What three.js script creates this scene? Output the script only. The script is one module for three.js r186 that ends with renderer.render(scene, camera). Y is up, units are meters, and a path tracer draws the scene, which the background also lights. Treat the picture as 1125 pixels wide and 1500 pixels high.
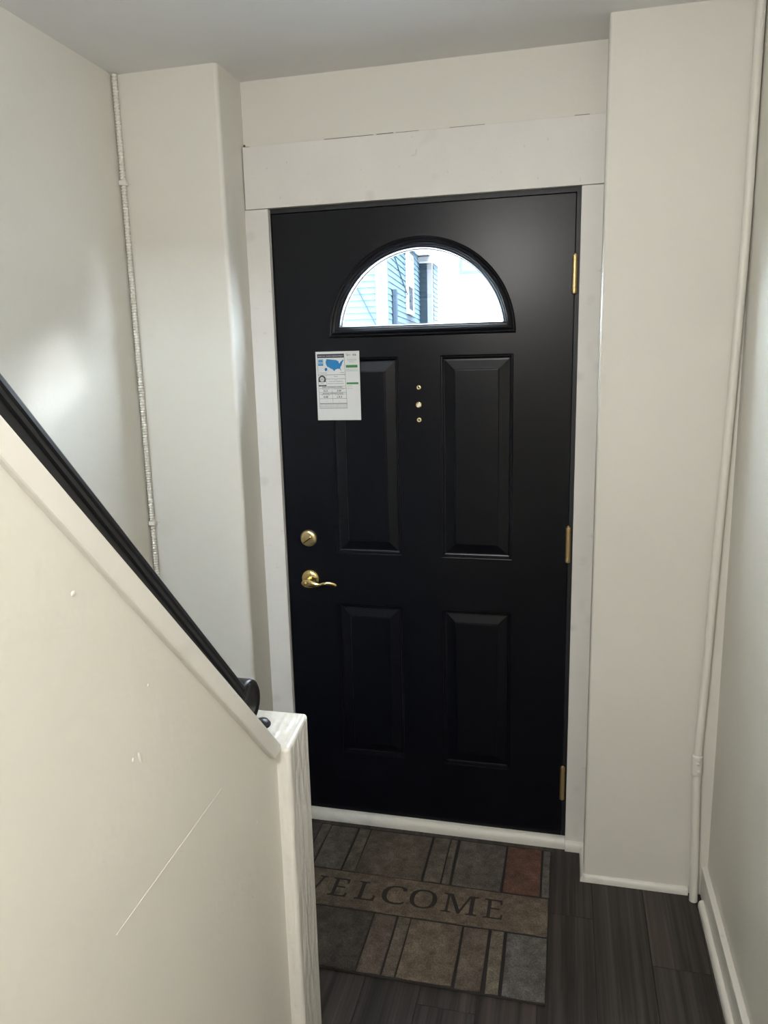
import * as THREE from 'three';
import { RoundedBoxGeometry } from 'three/addons/geometries/RoundedBoxGeometry.js';
import { TextGeometry } from 'three/addons/geometries/TextGeometry.js';
import { FontLoader } from 'three/addons/loaders/FontLoader.js';
import { mergeGeometries } from 'three/addons/utils/BufferGeometryUtils.js';

// ---------------------------------------------------------------- camera, sky, sun, exposure
const scene = new THREE.Scene();
const camera = new THREE.PerspectiveCamera(2 * Math.atan(750 / 1108.28) * 180 / Math.PI, 1125 / 1500, 0.05, 200);
camera.position.set(0.902, 1.6009, 2.3305);
camera.rotation.set(-0.1978, 0.2386, -0.0244, 'YXZ');
scene.background = new THREE.Color().setRGB(0.74, 0.88, 1.0);   // bright hazy sky
scene.backgroundIntensity = 88;
const sun = new THREE.DirectionalLight(new THREE.Color().setRGB(1.0, 0.99, 0.98), 1.05);   // low sun, veiled by haze
sun.position.set(0.613 * 40, 0.172 * 40, -0.42 * 40);
sun.target.position.set(0.3, 1.7, 0);
sun.position.add(sun.target.position);
sun.castShadow = true; sun.shadow.radius = 6.5; sun.shadow.mapSize.set(2048, 2048);
Object.assign(sun.shadow.camera, { left: -25, right: 25, top: 25, bottom: -25, near: 1, far: 100 });
scene.add(sun, sun.target);
const renderer = new THREE.WebGLRenderer();
renderer.toneMapping = THREE.LinearToneMapping;
renderer.toneMappingExposure = 1.03;
renderer.shadowMap.enabled = true;

// ---------------------------------------------------------------- measures (metres; x right, y up, z into the hall)
const H = 2.434, XL = -0.407, XR = 1.3425, XNL = -0.0794, XN = 0.9888, D = 0.1636, ZB = 4.6;
const DW = 0.914, DY0 = 0.02, DY1 = 2.05;
const KX0 = 0.28, KX1 = 0.395;                    // knee wall beside the stairs
const SL = 1.065;                                 // rise over run of the stairs

// ---------------------------------------------------------------- helpers
let seed = 7;
const rnd = () => { seed = (seed * 1664525 + 1013904223) >>> 0; return seed / 4294967296; };
const taken = new Set();
const numbered = (n) => { if (!taken.has(n)) { taken.add(n); return n; } let k = 1, m; do m = n + '_' + String(k++).padStart(3, '0'); while (taken.has(m)); taken.add(m); return m; };
const V = (x, y, z) => new THREE.Vector3(x, y, z);
function boxUV(g, ox = 0, oy = 0) {                // uv in metres from the dominant axis of each face
  if (g.index) g = g.toNonIndexed();
  g.computeBoundingBox();
  const p = g.attributes.position, n = p.count, uv = new Float32Array(n * 2);
  const a = V(0, 0, 0), b = V(0, 0, 0), c = V(0, 0, 0);
  for (let i = 0; i < n; i += 3) {
    a.fromBufferAttribute(p, i); b.fromBufferAttribute(p, i + 1); c.fromBufferAttribute(p, i + 2);
    const nn = b.clone().sub(a).cross(c.clone().sub(a)); nn.set(Math.abs(nn.x), Math.abs(nn.y), Math.abs(nn.z));
    [a, b, c].forEach((q, k) => {
      let u, v;
      if (nn.x >= nn.y && nn.x >= nn.z) { u = q.z; v = q.y; } else if (nn.y >= nn.z) { u = q.x; v = q.z; } else { u = q.x; v = q.y; }
      uv[(i + k) * 2] = u + ox; uv[(i + k) * 2 + 1] = v + oy;
    });
  }
  g.setAttribute('uv', new THREE.BufferAttribute(uv, 2));
  return g;
}
function mesh(name, g, m, parent) {
  const o = new THREE.Mesh(g, m); o.castShadow = o.receiveShadow = true;
  if (parent) { o.name = name; parent.add(o); } else { o.name = numbered(name); scene.add(o); }
  return o;
}
function tag(o, label, category, kind, group) {
  o.userData.label = label; o.userData.category = category;
  if (kind) o.userData.kind = kind;
  if (group) o.userData.group = group;
  return o;
}
function thing(name, label, category, pos = [0, 0, 0], kind, group) {
  const o = new THREE.Group(); o.name = numbered(name); o.position.set(...pos); scene.add(o);
  return tag(o, label, category, kind, group);
}
const bx = (x0, x1, y0, y1, z0, z1) => { const g = new THREE.BoxGeometry(x1 - x0, y1 - y0, z1 - z0); g.translate((x0 + x1) / 2, (y0 + y1) / 2, (z0 + z1) / 2); return boxUV(g); };
const rbx = (x0, x1, y0, y1, z0, z1, r = 0.003, s = 2) => { const g = new RoundedBoxGeometry(x1 - x0, y1 - y0, z1 - z0, s, r); g.translate((x0 + x1) / 2, (y0 + y1) / 2, (z0 + z1) / 2); return boxUV(g); };
const shapeOf = (pts) => new THREE.Shape(pts.map((q) => new THREE.Vector2(q[0], q[1])));
// polygon in plan (x, z) pulled up from y0 to y1
function plan(pts, y0, y1) { const g = new THREE.ExtrudeGeometry(shapeOf(pts.map(([x, z]) => [x, -z])), { depth: y1 - y0, bevelEnabled: false }); g.rotateX(-Math.PI / 2); g.translate(0, y0, 0); return boxUV(g); }
// polygon in elevation (x, y) pulled from z0 to z1, with holes
function front(pts, holes, z0, z1, seg = 24) { const s = shapeOf(pts); for (const h of holes) s.holes.push(new THREE.Path(h.map((q) => new THREE.Vector2(q[0], q[1])))); const g = new THREE.ExtrudeGeometry(s, { depth: z1 - z0, bevelEnabled: false, curveSegments: seg }); g.translate(0, 0, z0); return boxUV(g); }
// polygon in side view (z, y) pulled from x0 to x1
function side(pts, x0, x1) { const g = new THREE.ExtrudeGeometry(shapeOf(pts.map(([z, y]) => [-z, y])), { depth: x1 - x0, bevelEnabled: false }); g.rotateY(Math.PI / 2); g.translate(x0, 0, 0); return boxUV(g); }
const rect = (x0, x1, y0, y1) => [[x0, y0], [x1, y0], [x1, y1], [x0, y1]];
function cyl(r0, r1, h, seg, axis, x, y, z) { const g = new THREE.CylinderGeometry(r1, r0, h, seg); if (axis === 'z') g.rotateX(Math.PI / 2); if (axis === 'x') g.rotateZ(-Math.PI / 2); g.translate(x, y, z); return boxUV(g); }
function lathe(pts, seg, axis, x, y, z) { let g = new THREE.LatheGeometry(pts.map((q) => new THREE.Vector2(q[0], q[1])), seg); if (axis === 'z') g.rotateX(Math.PI / 2); if (axis === 'x') g.rotateZ(-Math.PI / 2); g.translate(x, y, z); return g; }
// strips between loops of points (each loop the same length, closed), last loop filled when cap is set
function loops(ls, cap) {
  const pos = [];
  const tri = (a, b, c) => pos.push(...a, ...b, ...c);
  for (let k = 0; k + 1 < ls.length; k++) for (let i = 0; i < ls[k].length; i++) {
    const j = (i + 1) % ls[k].length, a = ls[k][i], b = ls[k][j], c = ls[k + 1][j], d = ls[k + 1][i];
    tri(a, b, c); tri(a, c, d);
  }
  if (cap) { const l = ls[ls.length - 1]; for (let i = 1; i + 1 < l.length; i++) tri(l[0], l[i], l[i + 1]); }
  const g = new THREE.BufferGeometry(); g.setAttribute('position', new THREE.Float32BufferAttribute(pos, 3)); g.computeVertexNormals();
  return boxUV(g);
}

// ---------------------------------------------------------------- textures
const lat = {};
function vnoise(x, y, per, s) {                   // tiling value noise
  const xi = Math.floor(x), yi = Math.floor(y), fx = x - xi, fy = y - yi, sx = fx * fx * (3 - 2 * fx), sy = fy * fy * (3 - 2 * fy);
  const h = (a, b) => { a = ((a % per[0]) + per[0]) % per[0]; b = ((b % per[1]) + per[1]) % per[1]; let n = (a * 374761393 + b * 668265263 + s * 974711) | 0; n = Math.imul(n ^ (n >>> 13), 1274126177); return ((n ^ (n >>> 16)) >>> 0) / 4294967296; };
  const a = h(xi, yi), b = h(xi + 1, yi), c = h(xi, yi + 1), d = h(xi + 1, yi + 1);
  return a + (b - a) * sx + (c - a) * sy + (a - b - c + d) * sx * sy;
}
function texture(w, h, f, srgb, rx = 1, ry = 1) {
  const data = new Uint8Array(w * h * 4);
  for (let j = 0; j < h; j++) for (let i = 0; i < w; i++) { const c = f(i / w, j / h); const k = (j * w + i) * 4; for (let q = 0; q < 3; q++) data[k + q] = Math.max(0, Math.min(255, 255 * c[q])); data[k + 3] = 255; }
  const t = new THREE.DataTexture(data, w, h); t.wrapS = t.wrapT = THREE.RepeatWrapping; t.magFilter = THREE.LinearFilter; t.minFilter = THREE.LinearMipmapLinearFilter; t.generateMipmaps = true;
  if (srgb) t.colorSpace = THREE.SRGBColorSpace; t.repeat.set(rx, ry); t.needsUpdate = true; return t;
}
const fb = (u, v, n, s, oct = 3) => { let a = 0, w = 0.5, t = 0; for (let o = 0; o < oct; o++) { a += w * vnoise(u * n * 2 ** o, v * n * 2 ** o, [n * 2 ** o, n * 2 ** o], s + o); t += w; w /= 2; } return a / t; };
const paintBump = texture(512, 512, (u, v) => { const a = 0.55 * fb(u, v, 10, 3, 3) + 0.45 * fb(u, v, 60, 9, 2); return [a, a, a]; }, false, 1.6, 1.6);
const thickBump = texture(512, 512, (u, v) => { const a = 0.6 * vnoise(u * 60, v * 9, [60, 9], 5) + 0.4 * fb(u, v, 40, 12, 2); const b = Math.pow(a, 1.5); return [b, b, b]; }, false, 2.2, 2.2);
const paintTone = texture(256, 256, (u, v) => { const a = 0.955 + 0.045 * fb(u, v, 4, 21, 4); return [a, a, a * 0.998]; }, true, 0.7, 0.7);
const trimTone = texture(512, 512, (u, v) => { let a = 0.955 + 0.045 * fb(u, v, 5, 31, 4); const d = vnoise(u * 60, v * 60, [60, 60], 77); if (d > 0.95) a -= (d - 0.95) * 1.6; const st = fb(u, v, 12, 41, 2); if (st > 0.72) a -= (st - 0.72) * 0.3; return [a, a * 0.995, a * 0.985]; }, true, 1.3, 1.3);
const speck = texture(256, 256, (u, v) => { const a = 0.5 + 0.35 * fb(u, v, 9, 51, 3) + 0.28 * (vnoise(u * 100, v * 100, [100, 100], 61) - 0.4); return [a * 1.03, a, a * 0.96]; }, true, 4.5, 4.5);
const speckBump = texture(256, 256, (u, v) => { const a = fb(u, v, 24, 71, 3); return [a, a, a]; }, false, 4.5, 4.5);
const woods = [0, 1, 2].map((k) => texture(256, 512, (u, v) => {
  const g1 = vnoise(u * 64, v * 4, [64, 4], 81 + k), g2 = vnoise(u * 24, v * 2, [24, 2], 91 + k), g3 = vnoise(u * 128, v * 16, [128, 16], 99 + k), g4 = fb(u, v, 3, 17 + k, 2);
  const a = 0.50 + 0.22 * (g1 - 0.5) + 0.30 * (g2 - 0.5) + 0.12 * (g3 - 0.5) + 0.28 * (g4 - 0.5);
  return [a * 1.0, a * 0.945, a * 0.90];
}, true, 3.2, 0.8));
const woodBump = texture(256, 256, (u, v) => { const a = vnoise(u * 90, v * 5, [90, 5], 44); return [a, a, a]; }, false, 4, 1);

// ---------------------------------------------------------------- materials
const std = (rgb, roughness, extra = {}) => new THREE.MeshStandardMaterial({ color: new THREE.Color().setRGB(...rgb), roughness, ...extra });
const matte = (rgb) => new THREE.MeshPhysicalMaterial({ color: new THREE.Color().setRGB(...rgb), roughness: 0.95, specularIntensity: 0.03 });
const M = {
  wall: std([0.815, 0.795, 0.725], 0.5, { map: paintTone, bumpMap: paintBump, bumpScale: 0.0007 }),
  pipe: std([0.80, 0.78, 0.71], 0.42),
  ceiling: std([0.92, 0.91, 0.91], 0.7, { map: paintTone, bumpMap: paintBump, bumpScale: 0.0006 }),
  trim: std([0.83, 0.82, 0.80], 0.45, { map: trimTone, bumpMap: paintBump, bumpScale: 0.0005 }),
  gloss: std([0.85, 0.84, 0.80], 0.32, { map: trimTone, bumpMap: paintBump, bumpScale: 0.0006 }),
  post: std([0.82, 0.80, 0.745], 0.28, { map: paintTone, bumpMap: thickBump, bumpScale: 0.0028 }),
  door: new THREE.MeshPhysicalMaterial({ color: new THREE.Color().setRGB(0.002, 0.0025, 0.005), roughness: 0.3, specularIntensity: 0.5, bumpMap: paintBump, bumpScale: 0.00015 }),
  jamb: std([0.008, 0.009, 0.013], 0.5),
  rail: std([0.008, 0.008, 0.010], 0.38),
  brass: std([0.80, 0.64, 0.30], 0.2, { metalness: 1 }),
  satin: std([0.78, 0.66, 0.38], 0.34, { metalness: 1 }),
  hinge: std([0.62, 0.47, 0.24], 0.38, { metalness: 1 }),
  dark: std([0.02, 0.018, 0.015], 0.6),
  glass: new THREE.MeshPhysicalMaterial({ color: 0xffffff, roughness: 0, transmission: 1, thickness: 0, ior: 1.5 }),
  lens: new THREE.MeshPhysicalMaterial({ color: 0xffffff, roughness: 0.05, metalness: 0, clearcoat: 1 }),
  spacer: std([0.55, 0.56, 0.58], 0.4),
  rubber: std([0.018, 0.017, 0.016], 0.9),
  letter: std([0.020, 0.018, 0.016], 0.9),
  sub: std([0.03, 0.028, 0.026], 0.9),
  siding: matte([0.019, 0.029, 0.037]),
  outWhite: matte([0.15, 0.15, 0.155]),
  outPane: matte([0.007, 0.011, 0.016]),
  outGround: matte([0.76, 0.76, 0.76]),
  wire: matte([0.008, 0.011, 0.015]),
  tread: std([0.10, 0.085, 0.07], 0.6),
};
const woodMat = woods.map((t, k) => std([[0.145, 0.128, 0.126], [0.115, 0.104, 0.104], [0.165, 0.148, 0.145]][k], 0.5, { map: t, bumpMap: woodBump, bumpScale: 0.0003 }));

// ---------------------------------------------------------------- the shell of the hall
{
  // door wall, with the opening for the door frame
  const open = [[-0.6, -0.3], [-0.03, -0.3], [-0.03, 2.08], [0.944, 2.08], [0.944, -0.3], [1.6, -0.3], [1.6, 5.0], [-0.6, 5.0]];
  tag(mesh('wall_front', front(open, [], -0.10, 0), M.wall), 'cream wall strip above the white board over the black door', 'wall', 'structure');
  const r = 0.012, arc = (cx, cz, a0, a1) => Array.from({ length: 7 }, (_, i) => { const a = a0 + (a1 - a0) * i / 6; return [cx + r * Math.cos(a), cz + r * Math.sin(a)]; });
  tag(mesh('wall_front_left', plan([[XL - 0.02, -0.01], [XL - 0.02, D], ...arc(XNL - r, D - r, Math.PI / 2, 0), [XNL, -0.01]], 0, H), M.wall),
    'cream wall pier with rounded corner between ribbed conduit and door', 'wall', 'structure');
  tag(mesh('wall_front_right', plan([[XN, -0.01], ...arc(XN + 0.006, D - 0.006, Math.PI, Math.PI / 2).map(([x, z]) => [XN + (x - XN) * 0.6, D + (z - D) * 0.6]), [XR + 0.02, D], [XR + 0.02, -0.01]], 0, H), M.wall),
    'broad cream wall pier on the hinge side of the door', 'wall', 'structure');
  for (const [x, y, rr] of [[1.255, 0.905, 0.011], [1.012, 0.925, 0.008]])
    mesh('paint_drip', boxUV(new THREE.TorusGeometry(rr, 0.0012, 6, 14, Math.PI * 0.75).rotateZ(Math.PI * 1.15).translate(x, y, D)), M.wall, scene.getObjectByName('wall_front_right'));
  tag(mesh('wall_left', bx(XL - 0.12, XL, -0.3, 5.0, -0.16, ZB + 0.15), M.wall), 'cream wall beside the stairs catching daylight from the fanlight', 'wall', 'structure');
  tag(mesh('wall_right', bx(XR, XR + 0.12, -0.3, 5.0, -0.16, ZB + 0.15), M.wall), 'cream hall wall above the white baseboard', 'wall', 'structure');
  tag(mesh('wall_back', front(rect(-0.6, 1.6, -0.3, 5.0), [rect(-0.20, 0.50, 3.50, 4.35)], ZB, ZB + 0.15), M.wall), 'cream wall at the far end of the hall behind the viewer', 'wall', 'structure');
  tag(mesh('ceiling', plan([[XL, 0], [XR, 0], [XR, ZB], [XL, ZB], [XL, 3.4], [KX0, 3.4], [KX0, 1.5], [XL, 1.5]], H, 2.64), M.ceiling), 'smooth white ceiling of the entry hall', 'ceiling', 'structure');
  tag(mesh('ceiling_upstairs', bx(-0.6, 1.6, 4.9, 5.05, -0.16, ZB + 0.15), M.ceiling), 'white ceiling over the upstairs landing', 'ceiling', 'structure');
  const w2 = thing('window_2', 'upstairs landing window with white frame over the stairs', 'window', [0.15, 3.50, ZB], 'structure');
  mesh('frame', front(rect(-0.35, 0.35, 0, 0.85), [rect(-0.31, 0.31, 0.04, 0.41), rect(-0.31, 0.31, 0.44, 0.81)], 0.02, 0.08), M.gloss, w2);
  mesh('pane', bx(-0.32, 0.32, 0.03, 0.42, 0.045, 0.05), M.glass, w2);
  mesh('pane', bx(-0.32, 0.32, 0.43, 0.82, 0.055, 0.06), M.glass, w2);
  // floor: dark planks on a base
  const fl = mesh('floor', bx(-0.6, 1.6, -0.3, -0.005, -0.02, ZB + 0.15), M.sub);
  tag(fl, 'dark brown wood grain plank floor of the hall', 'floor', 'structure');
  const pitch = 0.148, cols = [];
  for (let x = 1.01 - 10 * pitch; x < XR; x += pitch) cols.push(x);
  cols.forEach((x, c) => {
    const x0 = Math.max(x, XL), x1 = Math.min(x + pitch, XR); if (x1 - x0 < 0.01) return;
    let z = c === 9 ? 0.335 - 1.2 : -0.02 - [0.25, 0.7, 0.45, 0.95, 0.1][c % 5];
    for (let k = 0; z < ZB; z += 1.2, k++) {
      const z0 = Math.max(z, 0.001), z1 = Math.min(z + 1.2, ZB); if (z1 - z0 < 0.02) continue;
      mesh('plank', boxUV(new RoundedBoxGeometry(x1 - x0 - 0.0012, 0.006, z1 - z0 - 0.0012, 1, 0.0006).translate((x0 + x1) / 2, -0.003, (z0 + z1) / 2), rnd(), rnd()), woodMat[(c * 2 + k + (c >> 1)) % 3], fl);
    }
  });
}

// ---------------------------------------------------------------- trim: casings, threshold, baseboards
{
  tag(mesh('trim_1', rbx(XNL + 0.003, XN, 2.0662, 2.246, 0, 0.02, 0.0015), M.trim), 'wide white board across the top of the door', 'trim', 'structure');
  const gap = std([0.30, 0.275, 0.24], 0.9), head = scene.getObjectByName('trim_1');
  for (const [x0, x1, h, dy] of [[-0.070, -0.052, 0.0016, 0.0], [0.185, 0.262, 0.0022, 0.0], [0.262, 0.335, 0.0012, 0.001], [0.345, 0.395, 0.0016, 0.001], [0.402, 0.470, 0.0013, 0.0005], [0.56, 0.66, 0.0014, 0.0], [0.905, 0.945, 0.0016, 0.0005]])
    mesh('caulk_crack', rbx(x0, x1, 2.2452 + dy, 2.2452 + dy + h, 0.0165, 0.0203, 0.0005, 1), gap, head);
  mesh('rust_spot', boxUV(new THREE.SphereGeometry(0.0045, 10, 8).scale(0.8, 1.2, 0.5).translate(XNL + 0.004, 2.252, 0.004)), std([0.16, 0.10, 0.04], 0.9), head);
  tag(mesh('trim_2', rbx(XNL, -0.0037, 0, 2.0646, 0, 0.02, 0.0015), M.trim), 'narrow white casing board on the lock side of the door', 'trim', 'structure');
  tag(mesh('trim_3', rbx(0.9291, XN, 0, 2.0646, 0, 0.02, 0.0015), M.trim), 'narrow white casing board on the hinge side of the door', 'trim', 'structure');
  const fr = thing('trim_4', 'thin black door frame showing around the black door', 'door frame', [0, 0, 0], 'structure');
  mesh('jamb', bx(-0.03, -0.003, 0, 2.08, -0.10, 0.001), M.jamb, fr);
  mesh('jamb', bx(0.917, 0.944, 0, 2.08, -0.10, 0.001), M.jamb, fr);
  mesh('head_jamb', bx(-0.003, 0.917, 2.053, 2.08, -0.10, 0.001), M.jamb, fr);
  mesh('stop', bx(-0.003, 0.010, 0.018, 2.053, -0.07, -0.047), M.jamb, fr);
  mesh('stop', bx(0.904, 0.917, 0.018, 2.053, -0.07, -0.047), M.jamb, fr);
  mesh('head_stop', bx(0.010, 0.904, 2.040, 2.053, -0.07, -0.047), M.jamb, fr);
  mesh('sill', bx(-0.003, 0.917, -0.3, 0.017, -0.10, -0.001), M.dark, fr);
  // quarter rounds: profile (out, up)
  const qr = (w, h) => { const s = new THREE.Shape(); s.moveTo(0, 0); s.lineTo(w, 0); s.lineTo(w, h * 0.25); s.quadraticCurveTo(w * 0.95, h * 0.95, w * 0.25, h); s.lineTo(0, h); s.lineTo(0, 0); return s; };
  const alongX = (w, h, x0, x1, z) => { const g = new THREE.ExtrudeGeometry(qr(w, h), { depth: x1 - x0, bevelEnabled: false, curveSegments: 8 }); g.rotateY(-Math.PI / 2); g.translate(x1, 0, z); return boxUV(g); };
  const alongZ = (w, h, z0, z1, x) => { const g = new THREE.ExtrudeGeometry(qr(w, h), { depth: z1 - z0, bevelEnabled: false, curveSegments: 8 }); g.scale(-1, 1, 1); const i = g.attributes.position; for (let k = 0; k < i.count; k += 3) { const a = [i.getX(k), i.getY(k), i.getZ(k)]; i.setXYZ(k, i.getX(k + 1), i.getY(k + 1), i.getZ(k + 1)); i.setXYZ(k + 1, ...a); } g.computeVertexNormals(); g.translate(x, 0, z0); return boxUV(g); };
  tag(mesh('trim_5', alongX(0.026, 0.034, -0.0037, 0.9285, 0.0012), M.gloss), 'white rounded strip along the foot of the black door', 'trim', 'structure');
  tag(mesh('trim_6', alongX(0.016, 0.030, 0.9291, XN - 0.001, 0.0202), M.gloss), 'short white quarter round at the foot of the hinge side casing', 'trim', 'structure');
  tag(mesh('trim_7', alongZ(0.0135, 0.022, 0.0365, D + 0.0135, XN), M.gloss), 'short white quarter round turning the corner of the wall pier', 'trim', 'structure');
  tag(mesh('trim_8', alongX(0.0135, 0.022, XN, 1.2895, D), M.gloss), 'white quarter round along the foot of the wall pier', 'trim', 'structure');
  const bb = thing('baseboard_right', 'white baseboard with rounded shoe moulding below the hall wall', 'baseboard', [XR, 0, D], 'structure');
  mesh('board', rbx(-0.017, 0, 0, 0.094, 0, ZB - D, 0.0025), M.gloss, bb);
  mesh('shoe_moulding', alongZ(0.014, 0.022, 0.055, ZB - D, -0.017), M.gloss, bb);
}

// ---------------------------------------------------------------- the door
{
  const door = thing('door_1', 'black paneled front door with half round fanlight', 'door', [0, 0, 0], 'structure');
  const CX = 0.461, CY = 1.672, R0 = 0.29;
  const dee = (d, n = 48, m = 12) => {              // outline of the fanlight moved in by d, counter-clockwise
    const r = R0 - d, y = CY + d, a0 = Math.asin(Math.min(1, d / r)), pts = [];
    for (let i = 0; i <= n; i++) { const a = a0 + (Math.PI - 2 * a0) * i / n; pts.push([CX + r * Math.cos(a), CY + r * Math.sin(a)]); }
    const xe = r * Math.cos(a0); for (let i = 1; i < m; i++) pts.push([CX - xe + 2 * xe * i / m, y]);
    return pts;
  };
  const panels = [[0.170, 0.392, 0.977, 1.612], [0.522, 0.745, 0.975, 1.612], [0.167, 0.390, 0.257, 0.803], [0.522, 0.745, 0.252, 0.801]];
  const outline = rect(0, DW, DY0, DY1);
  mesh('slab', mergeGeometries([front(outline, [dee(0.012), ...panels.map((q) => rect(...q))], -0.014, 0), front(outline, [dee(0.012)], -0.044, -0.0141)]), M.door, door);
  for (const [x0, x1, y0, y1] of panels) {
    const prof = [[0, 0], [0.0015, -0.0005], [0.003, -0.004], [0.007, -0.0045], [0.009, -0.009], [0.013, -0.0105], [0.017, -0.0100], [0.043, -0.0035], [0.0445, -0.001], [0.047, -0.0005]];
    mesh('panel', loops(prof.map(([d, z]) => [[x0 + d, y0 + d, z], [x1 - d, y0 + d, z], [x1 - d, y1 - d, z], [x0 + d, y1 - d, z]]), true), M.door, door);
  }
  const fanlight = mesh('fanlight_frame', loops([[0, -0.003], [0.0005, 0.004], [0.003, 0.0075], [0.006, 0.0085], [0.009, 0.0075], [0.011, 0.0105], [0.016, 0.0125], [0.021, 0.0110], [0.0245, 0.0075], [0.027, 0.0072], [0.029, 0.005], [0.0335, 0.002], [0.0345, -0.004], [0.035, -0.020]].map(([d, z]) => dee(d).map(([x, y]) => [x, y, z]))), M.door, door);
  mesh('spacer', front(dee(0.030), [dee(0.0372)], -0.026, -0.0205), M.spacer, fanlight);
  const pane = mesh('glass_pane', front(dee(0.031), [], -0.0235, -0.0225), M.glass, fanlight); pane.userData.label = 'clear half round glass pane';
  mesh('outer_frame', loops([[0.036, -0.026], [0.035, -0.036], [0.030, -0.045], [0.012, -0.046], [0.006, -0.044]].map(([d, z]) => dee(d).map(([x, y]) => [x, y, z]))), M.door, fanlight);
  // hinges
  for (const [y0, y1] of [[1.775, 1.884], [0.976, 1.089], [0.170, 0.288]]) {
    const x = 0.9155, z = 0.0082, r = 0.0078, h = y1 - y0;
    const hg = mesh('hinge', mergeGeometries([cyl(r, r, h * 0.66, 16, 'y', x, (y0 + y1) / 2, z), cyl(r * 0.9, r * 0.9, h * 0.98, 16, 'y', x, (y0 + y1) / 2, z)]), M.hinge, door);
    hg.userData.label = 'dull brass hinge barrel';
    for (const [a, b] of [[y0, y0 + h * 0.155], [y1 - h * 0.155, y1]]) mesh('knuckle', lathe([[0, a], [r * 0.7, a], [r, a + 0.002], [r, b - 0.002], [r * 0.7, b], [0, b]], 16, 'y', x, 0, z), M.hinge, hg);
    mesh('pin', lathe([[0, y1 + 0.004], [0.003, y1 + 0.003], [0.004, y1], [0.0, y1 - 0.001]].reverse(), 10, 'y', x, 0, z), M.hinge, hg);
  }
  // deadbolt
  {
    const x = 0.075, y = 1.026;
    const db = mesh('deadbolt_rose', lathe([[0, 0.0125], [0.018, 0.012], [0.024, 0.010], [0.0275, 0.006], [0.029, 0.002], [0.029, 0]].reverse(), 40, 'z', x, y, 0), M.satin, door);
    db.userData.label = 'round satin brass deadbolt rose';
    let g = new RoundedBoxGeometry(0.036, 0.0065, 0.016, 3, 0.003); const p = g.attributes.position;
    for (let i = 0; i < p.count; i++) { const k = Math.abs(p.getX(i)) / 0.018; p.setY(i, p.getY(i) * (0.75 + 0.5 * k)); }
    g.computeVertexNormals(); g.rotateZ(0.62); g.translate(x + 0.001, y - 0.001, 0.020);
    mesh('thumb_turn', boxUV(g), M.brass, db);
    mesh('screw', cyl(0.003, 0.0026, 0.002, 10, 'z', x - 0.013, y + 0.002, 0.0122), M.brass, db);
    mesh('screw', cyl(0.003, 0.0026, 0.002, 10, 'z', x + 0.010, y - 0.015, 0.0115), M.brass, db);
  }
  // lever handle
  {
    const x = 0.075, y = 0.886;
    const ro = mesh('lever_rose', lathe([[0, 0.014], [0.013, 0.0138], [0.016, 0.0125], [0.024, 0.0105], [0.029, 0.007], [0.0315, 0.002], [0.0315, 0]].reverse(), 48, 'z', x, y, 0), M.brass, door);
    ro.userData.label = 'round polished brass rose of the lever handle';
    mesh('neck', lathe([[0.0105, 0.012], [0.0095, 0.03], [0.012, 0.046]].map(([r, h]) => [r, h]), 24, 'z', x, y, 0), M.brass, ro);
    const path = new THREE.CatmullRomCurve3([V(-0.012, -0.001, 0.051), V(0.004, -0.001, 0.053), V(0.022, -0.0035, 0.054), V(0.042, -0.006, 0.053), V(0.062, -0.002, 0.051), V(0.080, -0.001, 0.048), V(0.094, -0.006, 0.044), V(0.102, -0.012, 0.041)]);
    const N = 40, K = 16, ls = [];
    for (let i = 0; i <= N; i++) {
      const t = i / N, c = path.getPoint(t), tg = path.getTangent(t), up = V(-tg.y, tg.x, 0).normalize(), out = tg.clone().cross(up).normalize();
      let a = t < 0.22 ? 0.0145 * Math.sqrt(Math.max(0.02, 1 - ((0.13 - Math.min(t, 0.13)) / 0.135) ** 2)) : 0.0145 + (0.0055 - 0.0145) * Math.min(1, (t - 0.22) / 0.28);
      if (t > 0.5) a = 0.0055 + 0.0022 * Math.sin((t - 0.5) / 0.5 * Math.PI * 0.75);
      let b = 0.0075 - 0.003 * t; if (t > 0.94) { const k = Math.sqrt(Math.max(0.01, 1 - ((t - 0.94) / 0.061) ** 2)); a *= k; b *= k; }
      ls.push(Array.from({ length: K }, (_, k) => { const f = 2 * Math.PI * k / K, q = c.clone().addScaledVector(up, a * Math.cos(f)).addScaledVector(out, -b * Math.sin(f)); return [x + q.x, y + q.y, q.z]; }));
    }
    let g = loops(ls); mesh('lever', g, M.brass, ro);
    mesh('lever_end_cap', (() => { const l = ls[0], pos = []; for (let i = 1; i + 1 < K; i++) pos.push(...l[0], ...l[i], ...l[i + 1]); const q = new THREE.BufferGeometry(); q.setAttribute('position', new THREE.Float32BufferAttribute(pos, 3)); q.computeVertexNormals(); return boxUV(q); })(), M.brass, ro);
    mesh('turn_button', lathe([[0, 0.0655], [0.005, 0.065], [0.0065, 0.063], [0.0065, 0.056]].reverse(), 20, 'z', x, y - 0.001, 0), M.brass, ro);
  }
  // peephole and the two screw caps above and below it
  const peep = mesh('peephole', lathe([[0.0055, 0.0035], [0.0075, 0.005], [0.0095, 0.0035], [0.0100, 0]].reverse(), 28, 'z', 0.455, 1.463, 0), M.brass, door);
  mesh('lens', lathe([[0, 0.0045], [0.003, 0.0042], [0.0058, 0.003]].reverse(), 20, 'z', 0.455, 1.463, 0), M.lens, peep);
  for (const y of [1.516, 1.416]) {
    const c = mesh('screw_cap', lathe([[0.0025, 0.0012], [0.003, 0.003], [0.006, 0.0028], [0.0072, 0.001], [0.0072, 0]].reverse(), 20, 'z', 0.4555, y, 0), M.satin, door);
    mesh('socket', cyl(0.0028, 0.0028, 0.001, 10, 'z', 0.4555, y, 0.001), M.dark, c);
  }
}

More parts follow.
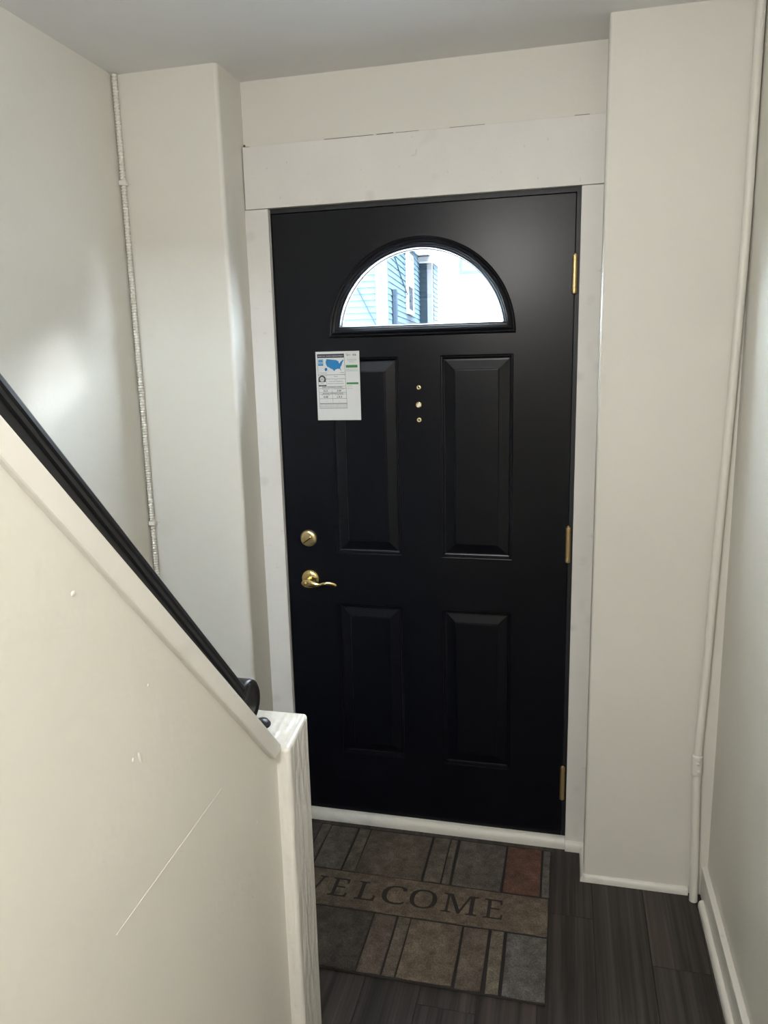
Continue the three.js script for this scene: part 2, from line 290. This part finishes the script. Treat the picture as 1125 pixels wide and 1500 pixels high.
// ---------------------------------------------------------------- printed label on the door
{
  const W = 572, Hh = 860, cv = document.createElement('canvas'); cv.width = W; cv.height = Hh;
  const c = cv.getContext('2d');
  c.fillStyle = '#f1f1ef'; c.fillRect(0, 0, W, Hh);
  const k = W / 810, X = (x) => (x - 160) * k, Y = (y) => (y - 125) * (Hh / 1255);           // in the pixels of an enlarged view of the label
  const box = (x0, y0, x1, y1, f) => { c.fillStyle = f; c.fillRect(X(x0), Y(y0), X(x1) - X(x0), Y(y1) - Y(y0)); };
  const line = (x0, y0, x1, y1, w = 3) => { c.strokeStyle = '#3a3a3e'; c.lineWidth = w; c.beginPath(); c.moveTo(X(x0), Y(y0)); c.lineTo(X(x1), Y(y1)); c.stroke(); };
  const text = (s, x, y, px, f = '#333338', font = 'sans-serif', al = 'center', b = '') => { c.fillStyle = f; c.font = b + ' ' + px + 'px ' + font; c.textAlign = al; c.textBaseline = 'middle'; c.fillText(s, X(x), Y(y)); };
  box(188, 168, 690, 238, '#2c2c38'); text('ENERGY STAR  Certified in Highlighted Regions', 438, 204, 15, '#e8e8ee', 'sans-serif', 'center', 'bold');
  line(190, 168, 204, 1160); line(692, 240, 720, 1160); line(204, 1160, 722, 1160, 4);
  box(203, 262, 298, 378, '#2a8fd0'); c.strokeStyle = '#fff'; c.lineWidth = 3; c.beginPath(); c.arc(X(250), Y(345), 26, Math.PI * 1.15, Math.PI * 1.85); c.stroke(); c.strokeStyle = '#fff'; c.strokeRect(X(212), Y(272), X(290) - X(212), Y(345) - Y(272)); text('energy', 250, 325, 15, '#fff', 'serif', 'center', 'italic');
  // map of the states
  c.fillStyle = '#0c86c8'; c.beginPath();
  [[362, 260], [420, 266], [480, 275], [545, 280], [568, 300], [580, 292], [588, 330], [600, 345], [622, 312], [650, 292], [668, 268], [676, 290], [655, 325], [648, 350], [636, 380], [620, 405], [612, 425], [632, 468], [625, 472], [604, 440], [570, 438], [540, 445], [520, 455], [500, 482], [482, 460], [470, 445], [440, 435], [420, 420], [370, 395], [348, 350], [345, 310]].forEach(([x, y], i) => i ? c.lineTo(X(x), Y(y)) : c.moveTo(X(x), Y(y)));
  c.fill(); c.beginPath(); c.ellipse(X(346), Y(446), 18, 20, 0, 0, 7); c.fill(); c.beginPath(); c.moveTo(X(346), Y(450)); c.lineTo(X(322), Y(478)); c.lineTo(X(362), Y(466)); c.fill();
  box(382, 470, 390, 478, '#0c86c8'); box(398, 478, 404, 484, '#0c86c8');
  text('energystar.gov', 290, 507, 15, '#444'); text('Certified', 640, 507, 14, '#444');
  line(196, 545, 704, 545, 4); line(345, 548, 352, 750, 2);
  c.fillStyle = '#3b3b40'; c.beginPath(); c.arc(X(268), Y(622), 47, Math.PI, 0); c.lineTo(X(268) + 47, Y(675)); c.lineTo(X(268) - 47, Y(675)); c.fill(); c.fillStyle = '#d9d9d9'; c.beginPath(); c.arc(X(266), Y(625), 30, 0, 7); c.fill(); text('NFRC', 266, 625, 17, '#555');
  text('National', 268, 697, 12); box(203, 728, 340, 752, '#2f2f34'); text('CERTIFIED', 271, 741, 14, '#ddd');
  text('Provia', 522, 577, 18); text('Fiberglass Entry Door with Insulated Glass', 522, 620, 14); text('Low-E', 522, 640, 11); text('Product Type: Swinging Door', 522, 665, 14); text('Half Round Lite, Embossed Panels', 520, 706, 14);
  line(204, 756, 700, 756, 2); text('ENERGY PERFORMANCE RATINGS', 450, 772, 17, '#222', 'sans-serif', 'center', 'bold');
  line(206, 794, 706, 794, 3); text('U-Factor (U.S./I-P)', 325, 806, 12); text('Solar Heat Gain Coefficient', 575, 806, 12); text('0.21', 325, 838, 29, '#222', 'sans-serif', 'center', 'bold'); text('0.09', 577, 838, 29, '#222', 'sans-serif', 'center', 'bold');
  line(208, 868, 710, 868, 3); text('ADDITIONAL PERFORMANCE RATINGS', 460, 884, 15, '#222', 'sans-serif', 'center', 'bold'); line(208, 899, 710, 899, 2);
  text('Visible Transmittance', 325, 911, 12); text('Air Leakage (U.S./I-P)', 578, 911, 12); text('0.08', 325, 950, 31, '#222', 'sans-serif', 'center', 'bold'); text('\u2264 0.3', 580, 950, 31, '#222', 'sans-serif', 'center', 'bold');
  line(210, 980, 714, 980, 3); text('\u2014\u2014', 330, 1030, 20); text('\u2014', 580, 1030, 20); line(444, 796, 458, 1072, 2); line(210, 1072, 718, 1072, 7);
  c.fillStyle = '#77777c'; for (let i = 0; i < 4; i++) text('Manufacturer stipulates that these ratings conform to applicable procedures for determining', 215, 1090 + i * 17, 8.4, '#66666a', 'sans-serif', 'left');
  text('pro', 745, 190, 30, '#5b5b60', 'sans-serif', 'left'); text('via', 845, 190, 34, '#26262a', 'sans-serif', 'left', 'bold'); c.strokeStyle = '#6b8f72'; c.lineWidth = 4; c.beginPath(); c.arc(X(745), Y(180), 13, 0.5, 5.2); c.stroke();
  text('The Professional Way', 830, 272, 13, '#777'); text('to Enter Your Home', 830, 295, 13, '#777'); text('provia.com', 825, 318, 13, '#4a9a8a');
  box(718, 374, 932, 424, '#3f9150'); text('SCAN TO REGISTER', 826, 400, 17, '#2c5c36', 'sans-serif', 'center', 'bold');
  text('Register your door for its', 826, 452, 14, '#6c8a74'); text('limited lifetime warranty', 826, 480, 14, '#6c8a74');
  box(722, 690, 940, 724, '#3f9150'); text('Serial No.', 780, 752, 15, '#4a7a58'); text('Made in USA', 780, 795, 13, '#888');
  const t = new THREE.CanvasTexture(cv); t.colorSpace = THREE.SRGBColorSpace;
  const paper = thing('door_label', 'white printed energy rating sheet with blue map stuck on door', 'label', [0.1965, 1.5245, 0.0006]);
  const sheet = new THREE.BoxGeometry(0.1435, 0.215, 0.0006); sheet.translate(0, 0, 0.0003);
  mesh('sheet', sheet, std([0.72, 0.72, 0.71], 0.6), paper);
  const pr = new THREE.PlaneGeometry(0.1433, 0.2148); pr.translate(0, 0, 0.0008);
  mesh('print', pr, new THREE.MeshStandardMaterial({ map: t, color: new THREE.Color().setRGB(0.78, 0.78, 0.77), roughness: 0.55 }), paper).userData.label = 'printed front of the sheet';
}

// ---------------------------------------------------------------- knee wall, end post, stairs, handrail
{
  const capTop = (z) => 0.928 + SL * (z - 1.150);
  const kw = thing('wall_stair', 'cream sloping knee wall beside the stairs with square end post', 'wall', [0, 0, 0], 'structure');
  const zTop = 1.150 + (H - 0.928) / SL;
  mesh('panel', side([[1.05, 0], [1.05, 0.90], [1.135, 0.90], [zTop + 0.05, capTop(zTop + 0.05) - 0.036], [zTop + 0.05, H], [ZB, H], [ZB, 0]], KX0, KX1), M.wall, kw);
  // sloping cap board
  const z0 = 1.134, z1 = zTop - 0.005, th = 0.036;
  mesh('cap_board', (() => { const g = new THREE.ExtrudeGeometry(shapeOf([[-z0, 0.903], [-z0, capTop(z0)], [-z1, capTop(z1)], [-z1, capTop(z1) - th], [-1.1605, 0.903]]), { depth: 0.128, bevelEnabled: true, bevelSize: 0.003, bevelThickness: 0.003, bevelSegments: 2 }); g.rotateY(Math.PI / 2); g.translate(0.274, 0, 0); return boxUV(g); })(), M.gloss, kw);
  // end post, thickly painted
  mesh('end_post', (() => { const g = new RoundedBoxGeometry(0.148, 0.914, 0.112, 5, 0.008); g.translate(0.346, 0.457, 1.0765); const p = g.attributes.position; for (let i = 0; i < p.count; i++) { const x = p.getX(i), y = p.getY(i), z = p.getZ(i); if (y > 0.85) p.setY(i, y + (1.0765 - z) * 0.16); p.setX(i, x + 0.0015 * Math.sin(y * 23 + z * 40)); } return boxUV(g); })(), M.post, kw);
  // paint runs, chips and an old crack standing out of the wall paint
  const lump = (y, z, ry, rz, t, tilt = 0) => { const g = new THREE.SphereGeometry(1, 12, 8); g.scale(t * 0.4, ry * 0.8, rz * 0.8); g.rotateX(tilt); g.translate(KX1, y, z); return boxUV(g); };
  const lumps = [lump(1.365, 1.656, 0.004, 0.005, 0.0028), lump(1.123, 1.563, 0.011, 0.0035, 0.0028, 0.3), lump(1.128, 1.578, 0.004, 0.003, 0.0025), lump(1.205, 1.53, 0.003, 0.003, 0.002), lump(0.82, 1.235, 0.004, 0.002, 0.0016, -0.5), lump(0.70, 1.27, 0.003, 0.002, 0.0015)];
  for (const l of lumps) mesh('paint_lump', l, M.wall, kw);
  {
    const a = V(KX1 - 0.0003, 0.956, 1.355), b = V(KX1 - 0.0003, 0.938, 1.646);
    mesh('paint_ridge', boxUV(new THREE.TubeGeometry(new THREE.LineCurve3(a, b), 8, 0.0007, 6)), M.wall, kw);
  }
  // stairs behind the knee wall
  const st = thing('staircase', 'dark wooden steps rising between the knee wall and left wall', 'stairs', [0, 0, 0], 'structure');
  for (let i = 0; i < 13; i++) {
    const y = 0.203 * (i + 1), z = 1.10 + 0.19 * i;
    mesh('riser', bx(XL + 0.001, KX0 - 0.001, y - 0.203, y - 0.026, z, z + 0.02), M.gloss, st);
    mesh('tread', rbx(XL + 0.001, KX0 - 0.001, y - 0.026, y, z - 0.02, z + 0.21, 0.006), M.tread, st);
  }
  // handrail
  const hr = thing('handrail', 'black wooden handrail with grooved side and scrolled lower end', 'handrail', [0.3325, 0.928, 1.150]);
  const ang = Math.atan(SL + 0.03), w = 0.0275;
  const prof = [[-w * 0.8, 0.002], [w * 0.8, 0.002], [w, 0.008], [w, 0.036], [w - 0.004, 0.038], [w - 0.004, 0.041], [w, 0.043], [w, 0.047], [w - 0.004, 0.049], [w - 0.004, 0.052], [w - 0.001, 0.054], [w - 0.003, 0.060], [w - 0.010, 0.067], [0, 0.070]];
  const full = [...prof, ...prof.slice(2, 13).reverse().map(([x, y]) => [-x, y])];
  const s0 = 0.055, s1 = 1.62;
  {
    const g = new THREE.ExtrudeGeometry(shapeOf(full), { depth: s1 - s0, bevelEnabled: false }); g.translate(0, 0, s0); g.rotateX(-ang); mesh('rail', boxUV(g), M.rail, hr);
  }
  const cy = 0.071, cz = -0.002, scroll = (r, wd) => [[0, -wd], [r * 0.55, -wd], [r * 0.62, -wd + 0.004], [r * 0.78, -wd + 0.004], [r * 0.84, -wd - 0.001], [r * 0.97, -wd + 0.003], [r, -wd + 0.009], [r, wd - 0.009], [r * 0.97, wd - 0.003], [r * 0.84, wd + 0.001], [r * 0.78, wd - 0.004], [r * 0.62, wd - 0.004], [r * 0.55, wd], [0, wd]];
  mesh('scroll_end', lathe(scroll(0.042, 0.027), 40, 'x', 0, cy, cz), M.rail, hr);
  mesh('collar', (() => { const g = new RoundedBoxGeometry(0.058, 0.072, 0.010, 2, 0.004); g.translate(0, 0.038, 0.078); g.rotateX(-ang); return boxUV(g); })(), M.rail, hr);
  mesh('mounting_foot', lathe([[0, 0], [0.017, 0], [0.017, 0.004], [0.012, 0.011], [0, 0.014]], 28, 'y', 0.010, -0.014, -0.079), M.rail, hr);
  mesh('foot_arm', boxUV(new THREE.TubeGeometry(new THREE.CatmullRomCurve3([V(0.010, -0.008, -0.079), V(0.006, -0.006, -0.058), V(0, 0.006, -0.025), V(0, 0.035, -0.004)]), 16, 0.007, 10)), M.rail, hr);
}

// ---------------------------------------------------------------- conduits
{
  // ribbed cable in the left corner
  const pts = [[0.0045, 0]]; const y0 = 0.02, y1 = H;
  for (let y = y0; y < y1; y += 0.0085) pts.push([0.0060, y], [0.0083, y + 0.0018], [0.0083, y + 0.0052], [0.0060, y + 0.0070]);
  const cd = thing('ribbed_conduit', 'white painted ribbed metal conduit running down the wall corner', 'conduit', [XL + 0.0115, 0, D + 0.0105]);
  mesh('sleeve', lathe(pts, 14, 'y', 0, 0, 0), M.pipe, cd);
  for (const y of [2.136, 1.102]) {
    const c = mesh('clamp', rbx(-0.0105, 0.013, y - 0.008, y + 0.008, -0.010, 0.0105, 0.004), M.gloss, cd);
    mesh('screw', cyl(0.003, 0.0025, 0.002, 10, 'z', 0.016, y, -0.009), M.gloss, c);
  }
  // smooth pipe in the right corner
  const pp = thing('electrical_pipe', 'white painted metal pipe leaning into the right wall corner', 'pipe', [1.302, 0, 0.196]);
  const q = [[1.329, H, 0.178], [1.3285, 2.17, 0.179], [1.3285, 1.908, 0.180], [1.323, 1.627, 0.181], [1.316, 1.346, 0.182], [1.308, 1.087, 0.184], [1.299, 0.732, 0.187], [1.289, 0.44, 0.190]].map(([x, y, z]) => V(x - 1.302, y, z - 0.196));
  mesh('upper_pipe', boxUV(new THREE.TubeGeometry(new THREE.CatmullRomCurve3(q), 60, 0.0112, 16)), M.pipe, pp);
  const q2 = [[1.289, 0.46, 0.190], [1.292, 0.35, 0.191], [1.296, 0.20, 0.194], [1.302, 0.001, 0.1965]].map(([x, y, z]) => V(x - 1.302, y, z - 0.196));
  mesh('lower_pipe', boxUV(new THREE.TubeGeometry(new THREE.CatmullRomCurve3(q2), 24, 0.0118, 16)), M.pipe, pp);
  const cp = mesh('coupling', lathe([[0.0110, 0.405], [0.0138, 0.407], [0.0142, 0.412], [0.0142, 0.462], [0.0138, 0.467], [0.0110, 0.469]], 20, 'y', 1.2895 - 1.302, 0, -0.006), M.pipe, pp);
  for (const y of [0.424, 0.450]) mesh('screw', lathe([[0, 0.0065], [0.0038, 0.006], [0.0055, 0.0035], [0.0055, -0.002]].reverse(), 14, 'z', 1.2905 - 1.302, y, 0.008), M.gloss, cp);
}

// ---------------------------------------------------------------- doormat
{
  const font = await new FontLoader().loadAsync('fonts/droid/droid_serif_regular.typeface.json');
  const mat = thing('doormat', 'rubber welcome doormat patterned like grey and brown stones', 'doormat', [0.4275, 0, 0.362]);
  const ox = 0.4275, oz = 0.362;
  mesh('backing', rbx(-0.030 - ox, 0.885 - ox, 0.0002, 0.0065, 0.052 - oz, 0.672 - oz, 0.0025), M.rubber, mat);
  const tone = { brown: [0.185, 0.155, 0.132], grey: [0.185, 0.168, 0.158], olive: [0.195, 0.175, 0.148], red: [0.215, 0.115, 0.088], pale: [0.265, 0.24, 0.20], tan: [0.225, 0.188, 0.15], slate: [0.195, 0.20, 0.205], dark: [0.11, 0.10, 0.095], silver: [0.21, 0.205, 0.20] };
  const tm = Object.fromEntries(Object.entries(tone).map(([k, v]) => [k, std(v, 0.85, { map: speck, bumpMap: speckBump, bumpScale: 0.0012 })]));
  const tile = (x0, x1, z0, z1, m, name = 'stone') => {
    const e = 0.0015, j = () => (rnd() - 0.5) * 0.004, pts = [], A = [[x0 + j(), -(z1 + j())], [x1 + j(), -(z1 + j())], [x1 + j(), -(z0 + j())], [x0 + j(), -(z0 + j())]];
    for (let k = 0; k < 4; k++) { const [ax, ay] = A[k], [cx, cy] = A[(k + 1) % 4]; pts.push([ax, ay]); const f = 0.35 + 0.3 * rnd(), w = (rnd() - 0.5) * 0.003, l = Math.hypot(cx - ax, cy - ay); pts.push([ax + (cx - ax) * f - (cy - ay) / l * w, ay + (cy - ay) * f + (cx - ax) / l * w]); }
    const g = new THREE.ExtrudeGeometry(shapeOf(pts), { depth: 0.0035, bevelEnabled: true, bevelSize: e, bevelOffset: -e, bevelThickness: 0.0012, bevelSegments: 1 });
    g.rotateX(-Math.PI / 2); g.translate(-ox, 0.006, -oz);
    return mesh(name, boxUV(g, rnd(), rnd()), tm[m], mat);
  };
  const row1 = [[-0.024, 0.030, 'brown'], [0.036, 0.098, 'dark'], [0.105, 0.133, 'olive'], [0.140, 0.231, 'grey'], [0.239, 0.277, 'olive'], [0.282, 0.492, 'brown'], [0.499, 0.552, 'olive'], [0.559, 0.580, 'olive'], [0.591, 0.739, 'grey'], [0.747, 0.854, 'red'], [0.861, 0.882, 'silver']];
  const row2 = [[-0.024, 0.100, 'tan'], [0.107, 0.190, 'grey'], [0.197, 0.385, 'dark'], [0.391, 0.452, 'brown'], [0.459, 0.494, 'olive'], [0.499, 0.644, 'tan'], [0.653, 0.720, 'brown'], [0.731, 0.764, 'pale'], [0.773, 0.880, 'slate']];
  for (const [a, b, m] of row1) tile(a, b, 0.062, 0.281, m);
  for (const [a, b, m] of row2) tile(a, b, 0.451, 0.667, m);
  const band = tile(-0.024, 0.881, 0.291, 0.441, 'tan', 'lettered_band'); band.userData.label = 'tan band reading WELCOME in dark letters';
  for (const [ch, x0, x1] of [['W', 0.098, 0.206], ['E', 0.225, 0.283], ['L', 0.309, 0.371], ['C', 0.389, 0.463], ['O', 0.475, 0.558], ['M', 0.575, 0.680], ['E', 0.698, 0.754]]) {
    const g = new TextGeometry(ch, { font, size: 0.1, depth: 0.0008, curveSegments: 6, bevelEnabled: false }); g.computeBoundingBox(); const b = g.boundingBox;
    g.translate(-b.min.x, -b.min.y, 0); g.scale((x1 - x0) / (b.max.x - b.min.x), 0.080 / (b.max.y - b.min.y), 1); g.rotateX(-Math.PI / 2); g.translate(x0 - ox, 0.0104, 0.405 - oz);
    mesh('letter', boxUV(g), M.letter, band);
  }
}

// ---------------------------------------------------------------- hanging globe lamp of the hall, behind the viewer
{
  const ly = 2.15, up = H - ly;
  const lamp = thing('pendant_lamp', 'white glass globe lamp hanging from the hall ceiling', 'lamp', [0.55, ly, 2.50]);
  mesh('canopy', lathe([[0, up - 0.03], [0.05, up - 0.025], [0.06, up - 0.0005], [0, up - 0.0002]], 28, 'y', 0, 0, 0), M.gloss, lamp);
  mesh('rod', cyl(0.006, 0.006, up - 0.13, 10, 'y', 0, (up + 0.09) / 2, 0), M.gloss, lamp);
  mesh('globe', new THREE.SphereGeometry(0.11, 32, 20), new THREE.MeshStandardMaterial({ color: 0xffffff, roughness: 0.4, emissive: new THREE.Color().setRGB(1, 0.97, 0.93), emissiveIntensity: 5 }), lamp);
  const l = new THREE.PointLight(new THREE.Color().setRGB(1, 0.982, 0.955), 3.6, 0, 2); l.castShadow = true; l.shadow.radius = 5; lamp.add(l);
}

// ---------------------------------------------------------------- outdoors: ground, the blue house, the white house, cables
{
  tag(mesh('ground', bx(-40, 40, -0.8, -0.5, -60, 40), M.outGround), 'grey paved ground outside the house', 'ground', 'structure');
  const lap = (len, y0, y1, step = 0.115) => {      // lapped boards, facing +z, from x = 0 to len
    const pts = [[-0.2, y0]]; for (let y = y0; y < y1 - 0.01; y += step) pts.push([0.030, y], [0.006, y + step]); pts.push([-0.2, y1 + 0.1]);
    const g = new THREE.ExtrudeGeometry(shapeOf(pts), { depth: len, bevelEnabled: false }); g.rotateY(-Math.PI / 2); g.translate(len, 0, 0); return boxUV(g);
  };
  // a piece with local x along the wall, local z out of it
  const put = (o, x, z, turn) => { o.position.set(x, 0, z); o.rotation.y = turn; return o; };
  const hs = thing('blue_house', 'blue clapboard house with white corner boards seen through the fanlight', 'building', [0, 0, 0]);
  put(mesh('front_siding', lap(5.4, -0.5, 6.6), M.siding, hs), -7.85, -12, 0);
  mesh('corner_board', bx(-2.62, -2.44, -0.5, 6.4, -12.2, -11.94), M.outWhite, hs);
  const dx = -0.42, dz = -5.5, len = Math.hypot(dx, dz), turn = Math.atan2(-dz, dx);   // side wall runs back from the corner
  const sw = new THREE.Group(); sw.name = 'side_wall'; sw.position.set(-2.44, 0, -12.1); sw.rotation.y = Math.atan2(-dz, dx); hs.add(sw);
  { const g = lap(len, -0.5, 4.2); mesh('siding', g, M.siding, sw); }
  {
    const a = 2.75, b = 3.65;
    mesh('window_frame', front(rect(a - 0.09, b + 0.09, 2.62, 3.95), [rect(a, b, 2.71, 3.22), rect(a, b, 3.30, 3.87)], 0.0, 0.07), M.outWhite, sw);
    mesh('window_pane', bx(a, b, 2.71, 3.22, 0.02, 0.045), M.outPane, sw);
    mesh('window_blind', bx(a, b, 3.30, 3.87, 0.02, 0.045), M.outWhite, sw);
    mesh('downspout', rbx(0.42, 0.56, -0.4, 2.95, 0.03, 0.12, 0.02), M.wire, sw);
    mesh('eave', front([[-0.3, 4.15], [len, 4.15], [len, 4.42], [-0.3, 4.42]], [], -0.2, 0.30), M.outWhite, sw);
  }
  put(mesh('bay_siding', lap(0.22, -0.5, 4.0), M.siding, hs), -2.86, -17.55, 0);
  mesh('bay_corner_board', bx(-2.64, -2.51, -0.5, 4.0, -17.8, -17.5), M.outWhite, hs);
  { const o = mesh('bay_side_siding', lap(3.2, -0.5, 4.0), M.siding, hs); o.position.set(-2.51, 0, -17.6); o.rotation.y = Math.PI / 2 + 0.03; }
  mesh('bay_eave', mergeGeometries([bx(-3.2, -2.3, 4.0, 4.12, -20.5, -17.2), bx(-3.0, -2.4, 4.12, 4.5, -20.4, -17.35)]), M.outWhite, hs);
  mesh('roof', front([[-8.2, 6.5], [-2.3, 6.5], [-2.6, 7.4], [-7.8, 7.4]], [], -19, -11.7), M.wire, hs);

  const wh = thing('white_house', 'bright white house front seen at the hinge side of the fanlight', 'building', [0, 0, 0]);
  mesh('front_wall', mergeGeometries([lap(36, -0.5, 5.6).translate(-1.86, 0, -14.5)]), M.outWhite, wh);
  mesh('side_wall', bx(-1.85, 34.1, -0.5, 5.6, -16.6, -14.56), M.outWhite, wh);
  mesh('window_frame', front(rect(-1.39, -0.35, 3.36, 4.9), [rect(-1.32, -0.42, 3.43, 4.83)], -14.49, -14.42), M.siding, wh);
  mesh('window_pane', bx(-1.32, -0.42, 3.43, 4.83, -14.47, -14.45), M.outWhite, wh);
  mesh('roof', front([[-1.84, 5.6], [34.4, 5.6], [33.6, 6.2], [-1.0, 6.2]], [], -16.9, -14.2), M.wire, wh);

  for (const [a, b, sag] of [[V(-3.45, 3.9, -11.95), V(-2.50, 2.0, -11.92), 0.05], [V(-2.45, 3.75, -12.6), V(-2.62, 2.9, -15.2), 0.1]]) {
    const m = a.clone().add(b).multiplyScalar(0.5); m.y -= sag;
    mesh('cable', boxUV(new THREE.TubeGeometry(new THREE.QuadraticBezierCurve3(a, m, b), 24, 0.012, 6)), M.wire, hs);
  }
}

renderer.render(scene, camera);
